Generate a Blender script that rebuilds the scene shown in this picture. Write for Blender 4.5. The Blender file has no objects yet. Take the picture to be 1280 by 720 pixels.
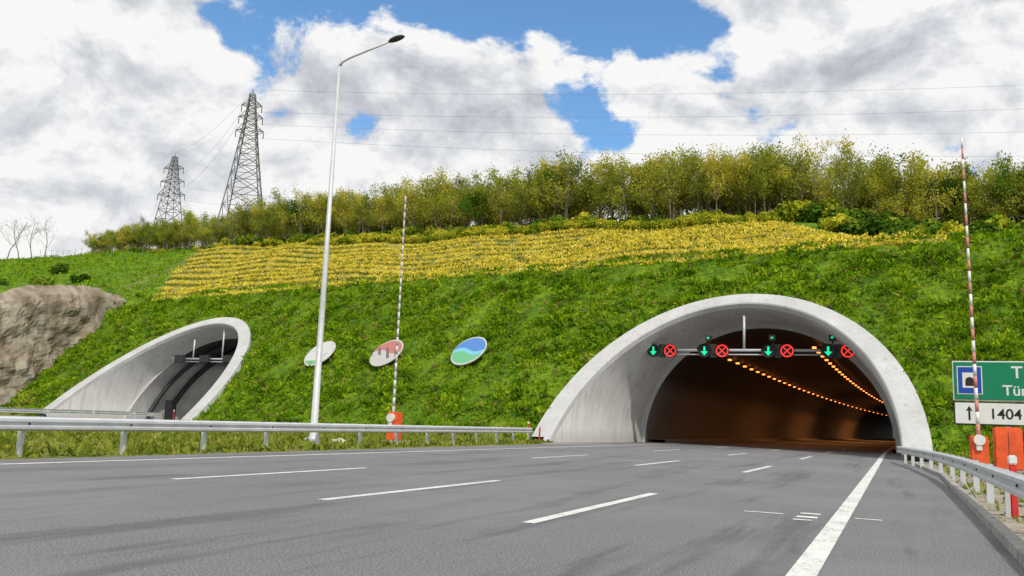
import bpy, bmesh, math, random
import numpy as np
from mathutils import Vector, Matrix
from mathutils import noise as mn
random.seed(7); rng=np.random.default_rng(7)
scene=bpy.context.scene
COL=scene.collection
# ------------------------------------------------------------------ materials
def newmat(name):
    m=bpy.data.materials.new(name); m.use_nodes=True
    nt=m.node_tree; nt.nodes.clear()
    out=nt.nodes.new('ShaderNodeOutputMaterial')
    return m,nt,out
def N(nt,typ,**kw):
    n=nt.nodes.new(typ)
    for k,v in kw.items(): setattr(n,k,v)
    return n
def link(nt,a,b): nt.links.new(a,b)
def ramp(nt,fac,stops):
    r=N(nt,'ShaderNodeValToRGB'); cr=r.color_ramp
    while len(cr.elements)<len(stops): cr.elements.new(0.5)
    for e,(p,c) in zip(cr.elements,stops):
        e.position=p; e.color=(c[0],c[1],c[2],1)
    link(nt,fac,r.inputs[0]); return r.outputs[0]
def noise(nt,vec,scale,detail=4,rough=0.55,dist=0.0):
    n=N(nt,'ShaderNodeTexNoise'); n.inputs['Scale'].default_value=scale
    n.inputs['Detail'].default_value=detail; n.inputs['Roughness'].default_value=rough
    n.inputs['Distortion'].default_value=dist
    if vec is not None: link(nt,vec,n.inputs['Vector'])
    return n.outputs['Fac']
def mapping(nt,vec,scale=(1,1,1),loc=(0,0,0)):
    m=N(nt,'ShaderNodeMapping'); m.inputs['Scale'].default_value=scale; m.inputs['Location'].default_value=loc
    link(nt,vec,m.inputs['Vector']); return m.outputs[0]
def mixc(nt,fac,a,b,mode='MIX'):
    m=N(nt,'ShaderNodeMix',data_type='RGBA',blend_type=mode)
    for s,v in ((0,fac),(6,a),(7,b)):
        if hasattr(v,'links'): link(nt,v,m.inputs[s])
        else: m.inputs[s].default_value=v if s==0 else (v[0],v[1],v[2],1)
    return m.outputs[2]
def mth(nt,op,a,b=0.0,c=None,clamp=False):
    m=N(nt,'ShaderNodeMath',operation=op,use_clamp=clamp)
    for i,v in enumerate((a,b,c)):
        if v is None: continue
        if hasattr(v,'links'): link(nt,v,m.inputs[i])
        else: m.inputs[i].default_value=v
    return m.outputs[0]
def pos(nt): return N(nt,'ShaderNodeNewGeometry').outputs['Position']
def sstep(nt,v,a,b):
    m=N(nt,'ShaderNodeMapRange',interpolation_type='SMOOTHSTEP'); m.inputs[1].default_value=a; m.inputs[2].default_value=b
    link(nt,v,m.inputs[0]); return m.outputs[0]
def simple(name,col,rough=0.6,metal=0.0,var=0.25,scale=3.0,bump=0.0,bscale=20,spec=0.4,emit=None,es=0):
    m,nt,out=newmat(name); b=N(nt,'ShaderNodeBsdfPrincipled')
    p=pos(nt); f=noise(nt,p,scale,4,0.6)
    c=ramp(nt,f,[(0.3,[x*(1-var) for x in col]),(0.7,[min(1,x*(1+var)) for x in col])])
    link(nt,c,b.inputs['Base Color']); b.inputs['Roughness'].default_value=rough
    b.inputs['Metallic'].default_value=metal; b.inputs['Specular IOR Level'].default_value=spec
    if bump>0:
        bn=N(nt,'ShaderNodeBump'); bn.inputs['Strength'].default_value=bump; bn.inputs['Distance'].default_value=0.05
        link(nt,noise(nt,p,bscale,3),bn.inputs['Height']); link(nt,bn.outputs[0],b.inputs['Normal'])
    if emit: b.inputs['Emission Color'].default_value=(*emit,1); b.inputs['Emission Strength'].default_value=es
    link(nt,b.outputs[0],out.inputs[0]); return m
def leafmat(name,cols,scale=0.4,trans=0.25,objrand=True,detail=3):
    m,nt,out=newmat(name); d=N(nt,'ShaderNodeBsdfDiffuse')
    f=noise(nt,pos(nt),scale,detail,0.7)
    if objrand:
        r=N(nt,'ShaderNodeObjectInfo').outputs['Random']
        f=mth(nt,'ADD',mth(nt,'MULTIPLY',f,0.6),mth(nt,'MULTIPLY',r,0.4))
    k=len(cols); c=ramp(nt,f,[(0.3+0.42*i/(k-1),cc) for i,cc in enumerate(cols)])
    link(nt,c,d.inputs[0])
    if trans>0:
        t=N(nt,'ShaderNodeBsdfTranslucent'); mx=N(nt,'ShaderNodeMixShader'); link(nt,c,t.inputs[0]); mx.inputs[0].default_value=trans
        link(nt,d.outputs[0],mx.inputs[1]); link(nt,t.outputs[0],mx.inputs[2]); link(nt,mx.outputs[0],out.inputs[0])
    else: link(nt,d.outputs[0],out.inputs[0])
    return m

# ------------------------------------------------------------------ mesh helpers
def mesh_obj(name,verts,faces,mats,parent=None,loc=(0,0,0),smooth=False,midx=None):
    me=bpy.data.meshes.new(name); me.from_pydata([tuple(v) for v in verts],[],[tuple(f) for f in faces])
    for m in (mats if isinstance(mats,(list,tuple)) else [mats]): me.materials.append(m)
    if midx is not None: me.polygons.foreach_set('material_index',midx)
    if smooth: me.polygons.foreach_set('use_smooth',[True]*len(me.polygons))
    me.update(); o=bpy.data.objects.new(name,me); COL.objects.link(o); o.location=loc
    if parent: o.parent=parent
    return o
def empty(name,loc=(0,0,0),rz=0):
    e=bpy.data.objects.new(name,None); COL.objects.link(e); e.location=loc; e.rotation_euler[2]=rz; e.empty_display_size=0.3; return e
def fast_mesh(name,V,F,mats,parent=None):
    me=bpy.data.meshes.new(name); n=len(V); m,k=F.shape
    me.vertices.add(n); me.vertices.foreach_set('co',V.astype(np.float32).ravel())
    me.loops.add(m*k); me.loops.foreach_set('vertex_index',F.astype(np.int32).ravel())
    me.polygons.add(m); me.polygons.foreach_set('loop_start',np.arange(0,m*k,k,dtype=np.int32))
    me.polygons.foreach_set('loop_total',np.full(m,k,dtype=np.int32))
    for mm in mats: me.materials.append(mm)
    me.update(calc_edges=True)
    o=bpy.data.objects.new(name,me); COL.objects.link(o)
    if parent: o.parent=parent
    return o
def box(name,size,loc,mat,parent=None,rot=(0,0,0),bev=0.02):
    bm=bmesh.new(); bmesh.ops.create_cube(bm,size=1)
    for v in bm.verts: v.co=Vector((v.co.x*size[0],v.co.y*size[1],v.co.z*size[2]))
    if bev>0: bmesh.ops.bevel(bm,geom=bm.edges[:],offset=min(bev,min(size)*0.3),segments=2,affect='EDGES')
    me=bpy.data.meshes.new(name); bm.to_mesh(me); bm.free(); me.materials.append(mat)
    o=bpy.data.objects.new(name,me); COL.objects.link(o); o.location=loc; o.rotation_euler=rot
    if parent: o.parent=parent
    return o
def tube_geo(pts,rads,n=8,V=None,F=None,cap=True):
    V=[] if V is None else V; F=[] if F is None else F
    base=len(V); pts=[Vector(p) for p in pts]; k=len(pts)
    for i,p in enumerate(pts):
        d=(pts[min(i+1,k-1)]-pts[max(i-1,0)]).normalized()
        a=Vector((0,0,1)) if abs(d.z)<0.95 else Vector((1,0,0))
        u=d.cross(a).normalized(); w=d.cross(u).normalized()
        for j in range(n):
            t=2*math.pi*j/n; V.append(p+(u*math.cos(t)+w*math.sin(t))*rads[i])
    for i in range(k-1):
        for j in range(n):
            F.append((base+i*n+j,base+i*n+(j+1)%n,base+(i+1)*n+(j+1)%n,base+(i+1)*n+j))
    if cap:
        F.append(tuple(base+j for j in range(n))[::-1]); F.append(tuple(base+(k-1)*n+j for j in range(n)))
    return V,F
def tube(name,pts,rads,mat,parent=None,n=10,loc=(0,0,0)):
    V,F=tube_geo(pts,rads,n); return mesh_obj(name,V,F,mat,parent,loc,smooth=True)
def loft(name,rings,mat,parent=None,smooth=True,flip=False):
    n=len(rings[0]); V=[p for r in rings for p in r]; F=[]
    for i in range(len(rings)-1):
        for j in range(n-1):
            f=(i*n+j,i*n+j+1,(i+1)*n+j+1,(i+1)*n+j); F.append(f[::-1] if flip else f)
    return mesh_obj(name,V,F,mat,parent,smooth=smooth)

# ------------------------------------------------------------------ terrain function
TS=0.78
def D0(x):
    x=np.asarray(x,float); return 50-0.186*(np.clip(x,-100,14)+9)
def sm(t): t=np.clip(t,0,1); return t*t*(3-2*t)
def Rr(x): return 105-0.25*np.minimum(x,0)
def Zr(x):
    return np.where(x<-12,26.6-0.0645*(x+12),0)*(x<-12)+(x>=-12)*(26.6-4.6*sm((x+12)/17))
def terr(x,y,detail=True):
    x=np.asarray(x,float); y=np.asarray(y,float)
    s=y-D0(x); zc=15.0; sc=zc/TS
    yc=D0(x)+sc; R=Rr(x); zr=Zr(x)
    t=(y-yc)/(R-yc)
    z=np.where(s<=0,-0.03,np.where(s<sc,TS*s,np.where(t<1,zc+(zr-zc)*np.clip(t,0,1),zr+0.13*np.minimum(y-R,120))))
    dcr=np.clip(1-np.abs(s-sc)/2.0,0,1); z=z-0.35*dcr*dcr
    zp=np.interp(y,[10,30,45,55,64,70,80,200],[0,3,6,9,12.2,14.8,16.3,17])
    m=sm((-90.5-x)/2.5)
    z=np.where(x<-90.5,np.maximum(z,zp*m+z*(1-m)),z)
    if detail:
        far=sm((s-sc)/6)
        z=z+far*(0.35*np.sin(x*0.13+1)*np.cos(y*0.11)+0.2*np.sin(x*0.37+y*0.2))
        on=sm(s/1.5)*(1-far)
        z=z+on*(0.13*(np.sin(x*1.3+y*0.7)*np.sin(y*1.9-x*0.4)+0.6*np.sin(x*2.9+3)*np.sin(y*3.3))+0.12*np.sin(s*3.4+0.5*np.sin(x*0.3)))
    return z
P1=dict(cx=-9.7,a=11.3,h=10.5); P2=dict(cx=-67.0,a=12.0,h=11.0)
def inside(x,y,P,grow=0):
    z=TS*(y-D0(x)); 
    return (((x-P['cx'])/(P['a']+grow))**2+(np.maximum(z,0)/(P['h']+grow*0.62))**2<1)&(z>-0.02)

# ------------------------------------------------------------------ materials
def concrete_white():
    m,nt,out=newmat('white_concrete'); b=N(nt,'ShaderNodeBsdfPrincipled'); p=pos(nt)
    f=noise(nt,p,0.6,5,0.65); c=ramp(nt,f,[(0.3,(0.60,0.59,0.565)),(0.7,(0.73,0.72,0.70))])
    st=noise(nt,mapping(nt,p,(1.8,1.8,0.12)),1.2,4,0.6); c=mixc(nt,mth(nt,'MULTIPLY',sstep(nt,st,0.5,0.72),0.6),c,(0.42,0.41,0.38))
    sx=N(nt,'ShaderNodeSeparateXYZ'); link(nt,p,sx.inputs[0])
    fr=mth(nt,'FRACT',mth(nt,'MULTIPLY',sx.outputs[1],0.4)); j=mth(nt,'LESS_THAN',fr,0.015)
    c=mixc(nt,mth(nt,'MULTIPLY',j,0.4),c,(0.3,0.3,0.29))
    # splash dirt near the ground
    dz=mth(nt,'SUBTRACT',1.0,sstep(nt,mth(nt,'ADD',sx.outputs[2],mth(nt,'MULTIPLY',f,-0.8)),-0.3,0.7))
    c=mixc(nt,mth(nt,'MULTIPLY',dz,0.5),c,(0.3,0.28,0.25))
    link(nt,c,b.inputs['Base Color']); b.inputs['Roughness'].default_value=0.75
    link(nt,b.outputs[0],out.inputs[0]); return m
M_conc=concrete_white()
def concrete_rim():
    m,nt,out=newmat('rim_concrete'); b=N(nt,'ShaderNodeBsdfPrincipled'); p=pos(nt)
    f=noise(nt,p,0.5,6,0.6); c=ramp(nt,f,[(0.3,(0.40,0.40,0.395)),(0.6,(0.48,0.48,0.475)),(0.75,(0.54,0.535,0.525))])
    st=noise(nt,mapping(nt,p,(2.6,2.6,0.3)),1.5,4,0.6); c=mixc(nt,mth(nt,'MULTIPLY',sstep(nt,st,0.5,0.75),0.5),c,(0.26,0.255,0.24))
    link(nt,c,b.inputs['Base Color']); b.inputs['Roughness'].default_value=0.8
    bn=N(nt,'ShaderNodeBump'); bn.inputs['Strength'].default_value=0.25; bn.inputs['Distance'].default_value=0.05
    link(nt,noise(nt,p,9,3),bn.inputs['Height']); link(nt,bn.outputs[0],b.inputs['Normal'])
    link(nt,b.outputs[0],out.inputs[0]); return m
M_rim=concrete_rim()
def asphalt():
    m,nt,out=newmat('asphalt'); b=N(nt,'ShaderNodeBsdfPrincipled'); p=pos(nt)
    fine=noise(nt,p,48,3,0.85); big=noise(nt,p,0.22,3,0.6); st=noise(nt,mapping(nt,p,(0.9,0.07,1)),1.0,4,0.72)
    mid=noise(nt,p,5,4,0.8)
    c=ramp(nt,fine,[(0.34,(0.035,0.036,0.04)),(0.5,(0.125,0.124,0.132)),(0.66,(0.35,0.35,0.358))])
    c=mixc(nt,mth(nt,'MULTIPLY',sstep(nt,st,0.51,0.63),0.6),c,(0.055,0.054,0.061))
    c=mixc(nt,mth(nt,'MULTIPLY',sstep(nt,big,0.45,0.6),0.38),c,(0.205,0.205,0.21))
    c=mixc(nt,mth(nt,'MULTIPLY',sstep(nt,mid,0.35,0.75),0.25),c,(0.21,0.208,0.206))
    link(nt,c,b.inputs['Base Color']); link(nt,mth(nt,'ADD',mth(nt,'MULTIPLY',st,0.25),0.6),b.inputs['Roughness'])
    bn=N(nt,'ShaderNodeBump'); bn.inputs['Strength'].default_value=0.7; bn.inputs['Distance'].default_value=0.015
    link(nt,fine,bn.inputs['Height']); link(nt,bn.outputs[0],b.inputs['Normal'])
    link(nt,b.outputs[0],out.inputs[0]); return m
M_asph=asphalt()
def paint():
    m,nt,out=newmat('road_paint'); b=N(nt,'ShaderNodeBsdfPrincipled'); p=pos(nt)
    f=noise(nt,p,25,5,0.75); g=noise(nt,p,2,3,0.6)
    f=mth(nt,'ADD',mth(nt,'MULTIPLY',f,0.7),mth(nt,'MULTIPLY',g,0.3))
    c=ramp(nt,f,[(0.38,(0.2,0.2,0.2)),(0.47,(0.6,0.6,0.58)),(0.6,(0.74,0.74,0.72))])
    link(nt,c,b.inputs['Base Color']); b.inputs['Roughness'].default_value=0.6
    link(nt,b.outputs[0],out.inputs[0]); return m
M_paint=paint()
def groundmat():
    m,nt,out=newmat('hillside_grass'); b=N(nt,'ShaderNodeBsdfPrincipled'); p=pos(nt)
    f=noise(nt,p,0.35,4,0.7); f2=noise(nt,p,3.0,4,0.75)
    mixf=mth(nt,'ADD',mth(nt,'MULTIPLY',f,0.5),mth(nt,'MULTIPLY',f2,0.5))
    green=ramp(nt,mixf,[(0.36,(0.025,0.055,0.005)),(0.48,(0.08,0.16,0.01)),(0.6,(0.18,0.28,0.015)),(0.7,(0.24,0.22,0.06))])
    field=ramp(nt,mixf,[(0.36,(0.14,0.16,0.02)),(0.5,(0.28,0.25,0.05)),(0.65,(0.42,0.35,0.1))])
    at=N(nt,'ShaderNodeAttribute',attribute_name='field'); c=mixc(nt,at.outputs['Fac'],green,field)
    at2=N(nt,'ShaderNodeAttribute',attribute_name='bare')
    verge=ramp(nt,mixf,[(0.38,(0.09,0.11,0.02)),(0.5,(0.19,0.19,0.05)),(0.62,(0.3,0.26,0.12))])
    c=mixc(nt,at2.outputs['Fac'],c,verge)
    link(nt,c,b.inputs['Base Color']); b.inputs['Roughness'].default_value=0.95; b.inputs['Specular IOR Level'].default_value=0.1
    bn=N(nt,'ShaderNodeBump'); bn.inputs['Strength'].default_value=0.9; bn.inputs['Distance'].default_value=0.25
    link(nt,f2,bn.inputs['Height']); link(nt,bn.outputs[0],b.inputs['Normal'])
    link(nt,b.outputs[0],out.inputs[0]); return m
M_ground=groundmat()
M_galv=simple('galvanized_steel',(0.6,0.62,0.64),0.45,metal=0.35,var=0.12,scale=2.0)
M_pole=simple('grey_pole',(0.52,0.53,0.54),0.5,metal=0.2,var=0.1,scale=4)
M_dark=simple('dark_metal',(0.03,0.03,0.032),0.5,var=0.3)
M_wire=simple('wire_grey',(0.22,0.23,0.24),0.5,var=0.1)
M_orange=simple('orange_paint',(0.72,0.10,0.025),0.55,var=0.2,scale=3)
M_white=simple('white_paint',(0.68,0.67,0.65),0.5,var=0.08,scale=3)
M_red=simple('red_paint',(0.55,0.03,0.03),0.5,var=0.15,scale=3)
M_signg=simple('sign_green',(0.0,0.19,0.09),0.4,var=0.06,scale=2)
M_signw=simple('sign_white',(0.66,0.67,0.66),0.45,var=0.05,scale=2)
M_signb=simple('sign_blue',(0.01,0.06,0.36),0.45,var=0.05,scale=2)
M_black=simple('black_paint',(0.012,0.012,0.012),0.6,var=0.2)
M_steel=simple('lattice_steel',(0.17,0.165,0.165),0.6,metal=0.2,var=0.3,scale=0.5)
M_dirt=simple('dirt_gravel',(0.3,0.26,0.2),0.95,var=0.4,scale=2.5,bump=0.6,bscale=30)
M_kerb=simple('kerb_concrete',(0.3,0.29,0.27),0.85,var=0.35,scale=4,bump=0.3)
M_stone=simple('pale_stone',(0.42,0.4,0.36),0.9,var=0.3,scale=5,bump=0.6,bscale=10)

# ------------------------------------------------------------------ terrain mesh
def axis(segs):
    out=[]
    for a,b,st in segs: out+=list(np.arange(a,b,st))
    out.append(segs[-1][1]); return np.array(out)
xs=axis([(-1500,-400,100),(-400,-140,6),(-140,-96,2),(-96,-54,0.5),(-54,-22,0.6),(-22,4,0.45),(4,40,1.0),(40,240,8),(240,1500,100)])
ys=axis([(-1500,-100,100),(-100,-20,10),(-20,44,2.0),(44,82,0.4),(82,112,0.9),(112,180,2.5),(180,400,12),(400,1800,140)])
XX,YY=np.meshgrid(xs,ys)
ZZ=terr(XX,YY)
keep=np.ones((len(ys)-1,len(xs)-1),bool)
for P in (P1,P2):
    ins=inside(XX,YY,P,-0.35)
    allin=ins[:-1,:-1]|ins[1:,:-1]|ins[:-1,1:]|ins[1:,1:]
    keep&=~allin
idx=np.arange(XX.size).reshape(XX.shape)
F=np.stack([idx[:-1,:-1][keep],idx[:-1,1:][keep],idx[1:,1:][keep],idx[1:,:-1][keep]],1)
V=np.stack([XX.ravel(),YY.ravel(),ZZ.ravel()],1)
terrain=fast_mesh('hillside_terrain',V,F,[M_ground])
terrain.data.polygons.foreach_set('use_smooth',[True]*len(terrain.data.polygons))
yc=D0(XX)+15/TS; R=Rr(XX); t=(YY-yc)/(R-yc)
lb=-88-44*t; rb=5-18*t
fld=sm((t+0.01)/0.03)*sm((1.0-t)/0.04)*sm((XX-lb)/2)*sm((rb-XX)/2)
a=terrain.data.attributes.new('field','FLOAT','POINT'); a.data.foreach_set('value',fld.ravel().astype(np.float32))
bare=(1-sm((YY-D0(XX))/1.0))
track=np.exp(-((XX+108+0.5*(YY-100))/1.6)**2)*(XX<-92)*(YY>70)*0.9
a=terrain.data.attributes.new('bare','FLOAT','POINT'); a.data.foreach_set('value',np.clip(bare+track,0,1).ravel().astype(np.float32))

# ------------------------------------------------------------------ roads
def curve(y): return max(0.0,y-60)**2/4600.0
def strip(name,xl,xr,z,y0,y1,step,mat,parent=None,curved=True):
    n=max(1,int(math.ceil((y1-y0)/step)))
    V=[];F=[]
    for i in range(n+1):
        y=y0+(y1-y0)*i/n; c=curve(y) if curved else 0
        a=(xl(y) if callable(xl) else xl)+c; b=(xr(y) if callable(xr) else xr)+c
        V+= [(a,y,z),(b,y,z)]
    for i in range(n): F.append((2*i,2*i+1,2*i+3,2*i+2))
    return mesh_obj(name,V,F,mat,parent)
def xr_road(y): return float(np.interp(y,[-40,10,30,44,52,400],[1.05,1.05,1.2,0.5,0.25,0.25]))
def xl_road(y): return float(np.interp(y,[-40,13,48,62,400],[-16.7,-16.9,-18.4,-18.2,-18.0]))
strip('road',xl_road,xr_road,0.0,-40,380,3,M_asph)
marks=empty('road_markings')
strip('edge_line_r',-0.85,-0.62,0.006,-20,380,4,M_paint,marks)
strip('edge_line_l',-15.75,-15.55,0.006,-20,380,4,M_paint,marks)
k=0
for xl in (-3.95,-7.25,-11.1):
    for i in range(-2,16):
        y0=10.3+16*i+{-3.95:-0.6,-7.25:0.0,-11.1:1.2}[xl]
        strip('dash_%d'%k,xl-0.085,xl+0.085,0.006,y0,y0+5.9,3,M_paint,marks); k+=1
for nm,a0,a1,b0,b1 in (('a',-2.05,-1.5,13.3,13.42),('b',-1.3,-1.02,13.0,13.25),('c',-1.3,-1.02,13.6,13.8),('d',-0.55,-0.2,13.4,13.52),('e',-1.3,-1.05,12.6,12.75)):
    strip('measure_mark_'+nm,a0,a1,0.006,b0,b1,1,M_paint,marks)
strip('opposite_road',-76.5,-57.5,0.0,-40,150,4,M_asph,None,False)
m2=empty('opposite_road_markings')
strip('edge_a',-75.2,-75.0,0.006,-40,150,8,M_paint,m2,False); strip('edge_b',-59.2,-59.0,0.006,-40,150,8,M_paint,m2,False)
V=[];Fk=[]
prof=[(0.0,-0.05),(0.02,0.10),(0.16,0.11),(0.17,-0.05)]
ylist=[-10+2*i for i in range(28)]
for y in ylist:
    x0=xr_road(y)
    V+=[(x0+p[0],y,p[1]) for p in prof]
for i in range(len(ylist)-1):
    for j in range(3): Fk.append((4*i+j,4*(i+1)+j,4*(i+1)+j+1,4*i+j+1))
mesh_obj('kerb',V,Fk,M_kerb)
strip('gravel_verge',lambda y:xr_road(y)+0.17,lambda y:float(np.interp(y,[-40,20,44],[3.2,3.6,2.6])),-0.012,-30,46.5,1,M_dirt,None,False)
# ------------------------------------------------------------------ portals
NT=64
nrm=Vector((-0.145,-0.78,1)).normalized()
def slope_pt(x,z,lift=0):
    y=float(D0(x))+z/TS; return Vector((x,y,z))+nrm*lift
def arch(cx,a,h,lift):
    return [slope_pt(cx+a*math.cos(math.pi*i/NT),h*math.sin(math.pi*i/NT),lift) for i in range(NT+1)]
def arch_y(cx,a,h,y,tilt=0.0):
    return [Vector((cx+a*math.cos(math.pi*i/NT),y+tilt*h*math.sin(math.pi*i/NT),h*math.sin(math.pi*i/NT))) for i in range(NT+1)]
def portal(name,P,inner,yin,ylen,curved,mlin,tilt=0.0):
    e=empty(name)
    cx,a,h=P['cx'],P['a'],P['h']
    w=1.3
    rings=[arch(cx,a+0.1,h+0.06,-0.8),arch(cx,a+0.1,h+0.06,0.34),arch(cx,a+0.02,h+0.01,0.42),arch(cx,a-w+0.08,h-0.78+0.05,0.42),arch(cx,a-w,h-0.78,0.34),arch(cx,a-w,h-0.78,0.0)]
    loft('rim',rings,M_rim,e,smooth=False)
    i0=arch(cx,a-w,h-0.78,0.0)
    i1=arch_y(inner[0],inner[1],inner[2],yin,tilt)
    R=[]
    for s in range(9):
        u=s/8; R.append([p.lerp(q,u) for p,q in zip(i0,i1)])
    loft('flared_mouth',R,M_conc,e,smooth=True)
    i2=arch_y(inner[0],inner[1]-0.3,inner[2]-0.3,yin+0.01,tilt)
    loft('collar',[i1,i2],M_rim,e,smooth=False)
    R=[i2];y=yin+0.01+6
    while y<ylen:
        c=curve(y) if curved else 0
        R.append([p+Vector((c,0,0)) for p in arch_y(inner[0],inner[1]-0.3,inner[2]-0.3,y)]); y+=6
    loft('lining',R,mlin,e,smooth=True)
    return e
def lining():
    m,nt,out=newmat('tunnel_lining'); b=N(nt,'ShaderNodeBsdfPrincipled'); p=pos(nt)
    sx=N(nt,'ShaderNodeSeparateXYZ'); link(nt,p,sx.inputs[0])
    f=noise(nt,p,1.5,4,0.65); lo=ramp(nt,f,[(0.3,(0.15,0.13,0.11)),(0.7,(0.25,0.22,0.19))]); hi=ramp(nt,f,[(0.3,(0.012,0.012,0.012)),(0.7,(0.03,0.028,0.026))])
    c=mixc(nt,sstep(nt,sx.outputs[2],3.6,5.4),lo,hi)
    pj=mth(nt,'LESS_THAN',mth(nt,'FRACT',mth(nt,'MULTIPLY',sx.outputs[1],0.3333)),0.02)
    c=mixc(nt,mth(nt,'MULTIPLY',pj,0.6),c,(0.03,0.03,0.03))
    link(nt,c,b.inputs['Base Color']); b.inputs['Roughness'].default_value=0.55
    link(nt,b.outputs[0],out.inputs[0]); return m
M_lin=lining()
def lining2():
    m,nt,out=newmat('lining_concrete'); b=N(nt,'ShaderNodeBsdfPrincipled'); p=pos(nt)
    sx=N(nt,'ShaderNodeSeparateXYZ'); link(nt,p,sx.inputs[0])
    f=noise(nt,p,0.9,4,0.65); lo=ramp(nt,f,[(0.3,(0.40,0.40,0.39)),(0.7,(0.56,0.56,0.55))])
    c=mixc(nt,sstep(nt,sx.outputs[2],5.8,7.2),lo,(0.04,0.04,0.04))  # lit lower wall and unlit vault put into the colour by height
    link(nt,c,b.inputs['Base Color']); b.inputs['Roughness'].default_value=0.7
    link(nt,b.outputs[0],out.inputs[0]); return m
M_lin2=lining2()
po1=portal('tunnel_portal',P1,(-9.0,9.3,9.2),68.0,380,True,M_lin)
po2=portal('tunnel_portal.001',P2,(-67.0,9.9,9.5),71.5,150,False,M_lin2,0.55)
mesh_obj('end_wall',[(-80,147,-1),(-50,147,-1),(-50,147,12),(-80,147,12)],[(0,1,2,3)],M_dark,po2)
mesh_obj('apron',[(-22,49,-0.015),(3,46.5,-0.015),(3,70,-0.015),(-22,70,-0.015)],[(0,1,2,3)],M_kerb,po1)
strip('walkway_floor',-18.6,0.6,-0.013,70,380,6,M_kerb,po1)
mesh_obj('apron',[(-79,58,-0.015),(-54,58,-0.015),(-54,150,-0.015),(-79,150,-0.015)],[(0,1,2,3)],M_kerb,po2)
for xx,ww in ((-17.3,1.3),(0.0,0.5)):
    V=[];Fw=[]; yy=[69+4*i for i in range(76)]
    for y in yy:
        c=curve(y); V+=[(xx-ww/2+c,y,0.25),(xx+ww/2+c,y,0.25),(xx+ww/2+c,y,-0.01)] if xx<-5 else [(xx+ww/2+c,y,0.25),(xx-ww/2+c,y,0.25),(xx-ww/2+c,y,-0.01)]
    for i in range(len(yy)-1):
        for j in range(2): Fw.append((3*i+j,3*i+j+1,3*i+3+j+1,3*i+3+j))
    mesh_obj('walkway',V,Fw,M_kerb,po1)
M_lamp=simple('sodium_lamp',(0.9,0.4,0.1),0.5,emit=(1.0,0.27,0.055),es=3.2)
V=[];Fl=[]
def addbox(V,F,c,s):
    b=len(V)
    for dz in (-1,1):
        for dx,dy in ((-1,-1),(1,-1),(1,1),(-1,1)): V.append((c[0]+dx*s[0]/2,c[1]+dy*s[1]/2,c[2]+dz*s[2]/2))
    for f in ((3,2,1,0),(4,5,6,7),(0,1,5,4),(1,2,6,5),(2,3,7,6),(3,0,4,7)): F.append(tuple(b+i for i in f))
y=71
while y<340:
    for xx in (-13.4,-5.6): addbox(V,Fl,(xx+curve(y),y,7.35 if xx<-10 else 7.7),(0.28,0.35,0.13))
    y+=4.0+max(0,(y-100))*0.04
mesh_obj('lamp_row',V,Fl,M_lamp,po1)
for i,(y,en) in enumerate(((88,260),(120,560),(165,1100),(235,1700))):
    l=bpy.data.lights.new('tunnel_lamp_or_fill','AREA'); l.energy=en; l.color=(1.0,0.36,0.1); l.shape='RECTANGLE'; l.size=8; l.size_y=24
    o=bpy.data.objects.new('lamp_or_fill',l); COL.objects.link(o); o.location=(-9.5+curve(y),y,7.2); o.parent=po1
l=bpy.data.lights.new('tunnel_lamp_or_fill','AREA'); l.energy=700; l.color=(1.0,0.95,0.88); l.shape='RECTANGLE'; l.size=6; l.size_y=16  # added fill brightening the opposite tunnel, not a real lamp
o=bpy.data.objects.new('lamp_or_fill',l); COL.objects.link(o); o.location=(-67,90,8.2); o.parent=po2
for k2,(yy,rr) in enumerate(((74.2,0.24),(77.0,0.3))):
    pts=[Vector((-67+9.3*math.cos(t),yy+0.5*8.9*math.sin(t),8.9*math.sin(t))) for t in [math.pi*(0.60+0.39*i/20) for i in range(21)]]
    tube('cable_conduit',pts,[rr]*21,M_dark,po2,6)
box('cabinet',(1.0,0.7,2.2),(-75.2,76.5,1.1),M_dark,po2)
box('cabinet_b',(0.7,0.5,1.9),(-74.6,82,0.95),M_pole,po2)
box('emergency_door',(0.1,2.2,2.4),(-76.1,95,1.3),M_galv,po2)
for i in range(5): box('ceiling_lamp',(0.5,1.6,0.15),(-70,84+9*i,8.6),M_white,po2)
for yy in (69.5,73,78):
    box('wall_cabinet',(0.35,0.9,1.1),(0.0,yy,1.6),M_pole,po1)
for yy,zz in ((68.6,4.3),(68.6,5.0),(71,4.6)): box('cctv_box',(0.35,0.5,0.3),(-0.5,yy,zz),M_white,po1)

# ------------------------------------------------------------------ lane signals
M_gl=simple('green_lens',(0.0,0.3,0.12),0.4,emit=(0.0,0.75,0.33),es=1.2)
M_rl=simple('red_lens',(0.4,0.02,0.01),0.4,emit=(1.0,0.04,0.03),es=1.1)
for i in range(5):
    yy=84+22*i; box('escape_sign',(0.06,0.5,0.4),(-17.7+curve(yy),yy,2.9),M_gl,po1,bev=0.01)
def disc_geo(r,depth,n=24):
    V=[];F=[]
    for d in (0,depth):
        for j in range(n): t=2*math.pi*j/n; V.append((r*math.cos(t),d,r*math.sin(t)))
    for j in range(n): F.append((j,(j+1)%n,n+(j+1)%n,n+j))
    F.append(tuple(range(n))); F.append(tuple(range(n,2*n))[::-1]); return V,F
def ring_geo(ro,ri,y,n=24):
    V=[];F=[]
    for r in (ro,ri):
        for j in range(n): t=2*math.pi*j/n; V.append((r*math.cos(t),y,r*math.sin(t)))
    for j in range(n): F.append((j,(j+1)%n,n+(j+1)%n,n+j))
    return V,F
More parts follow.
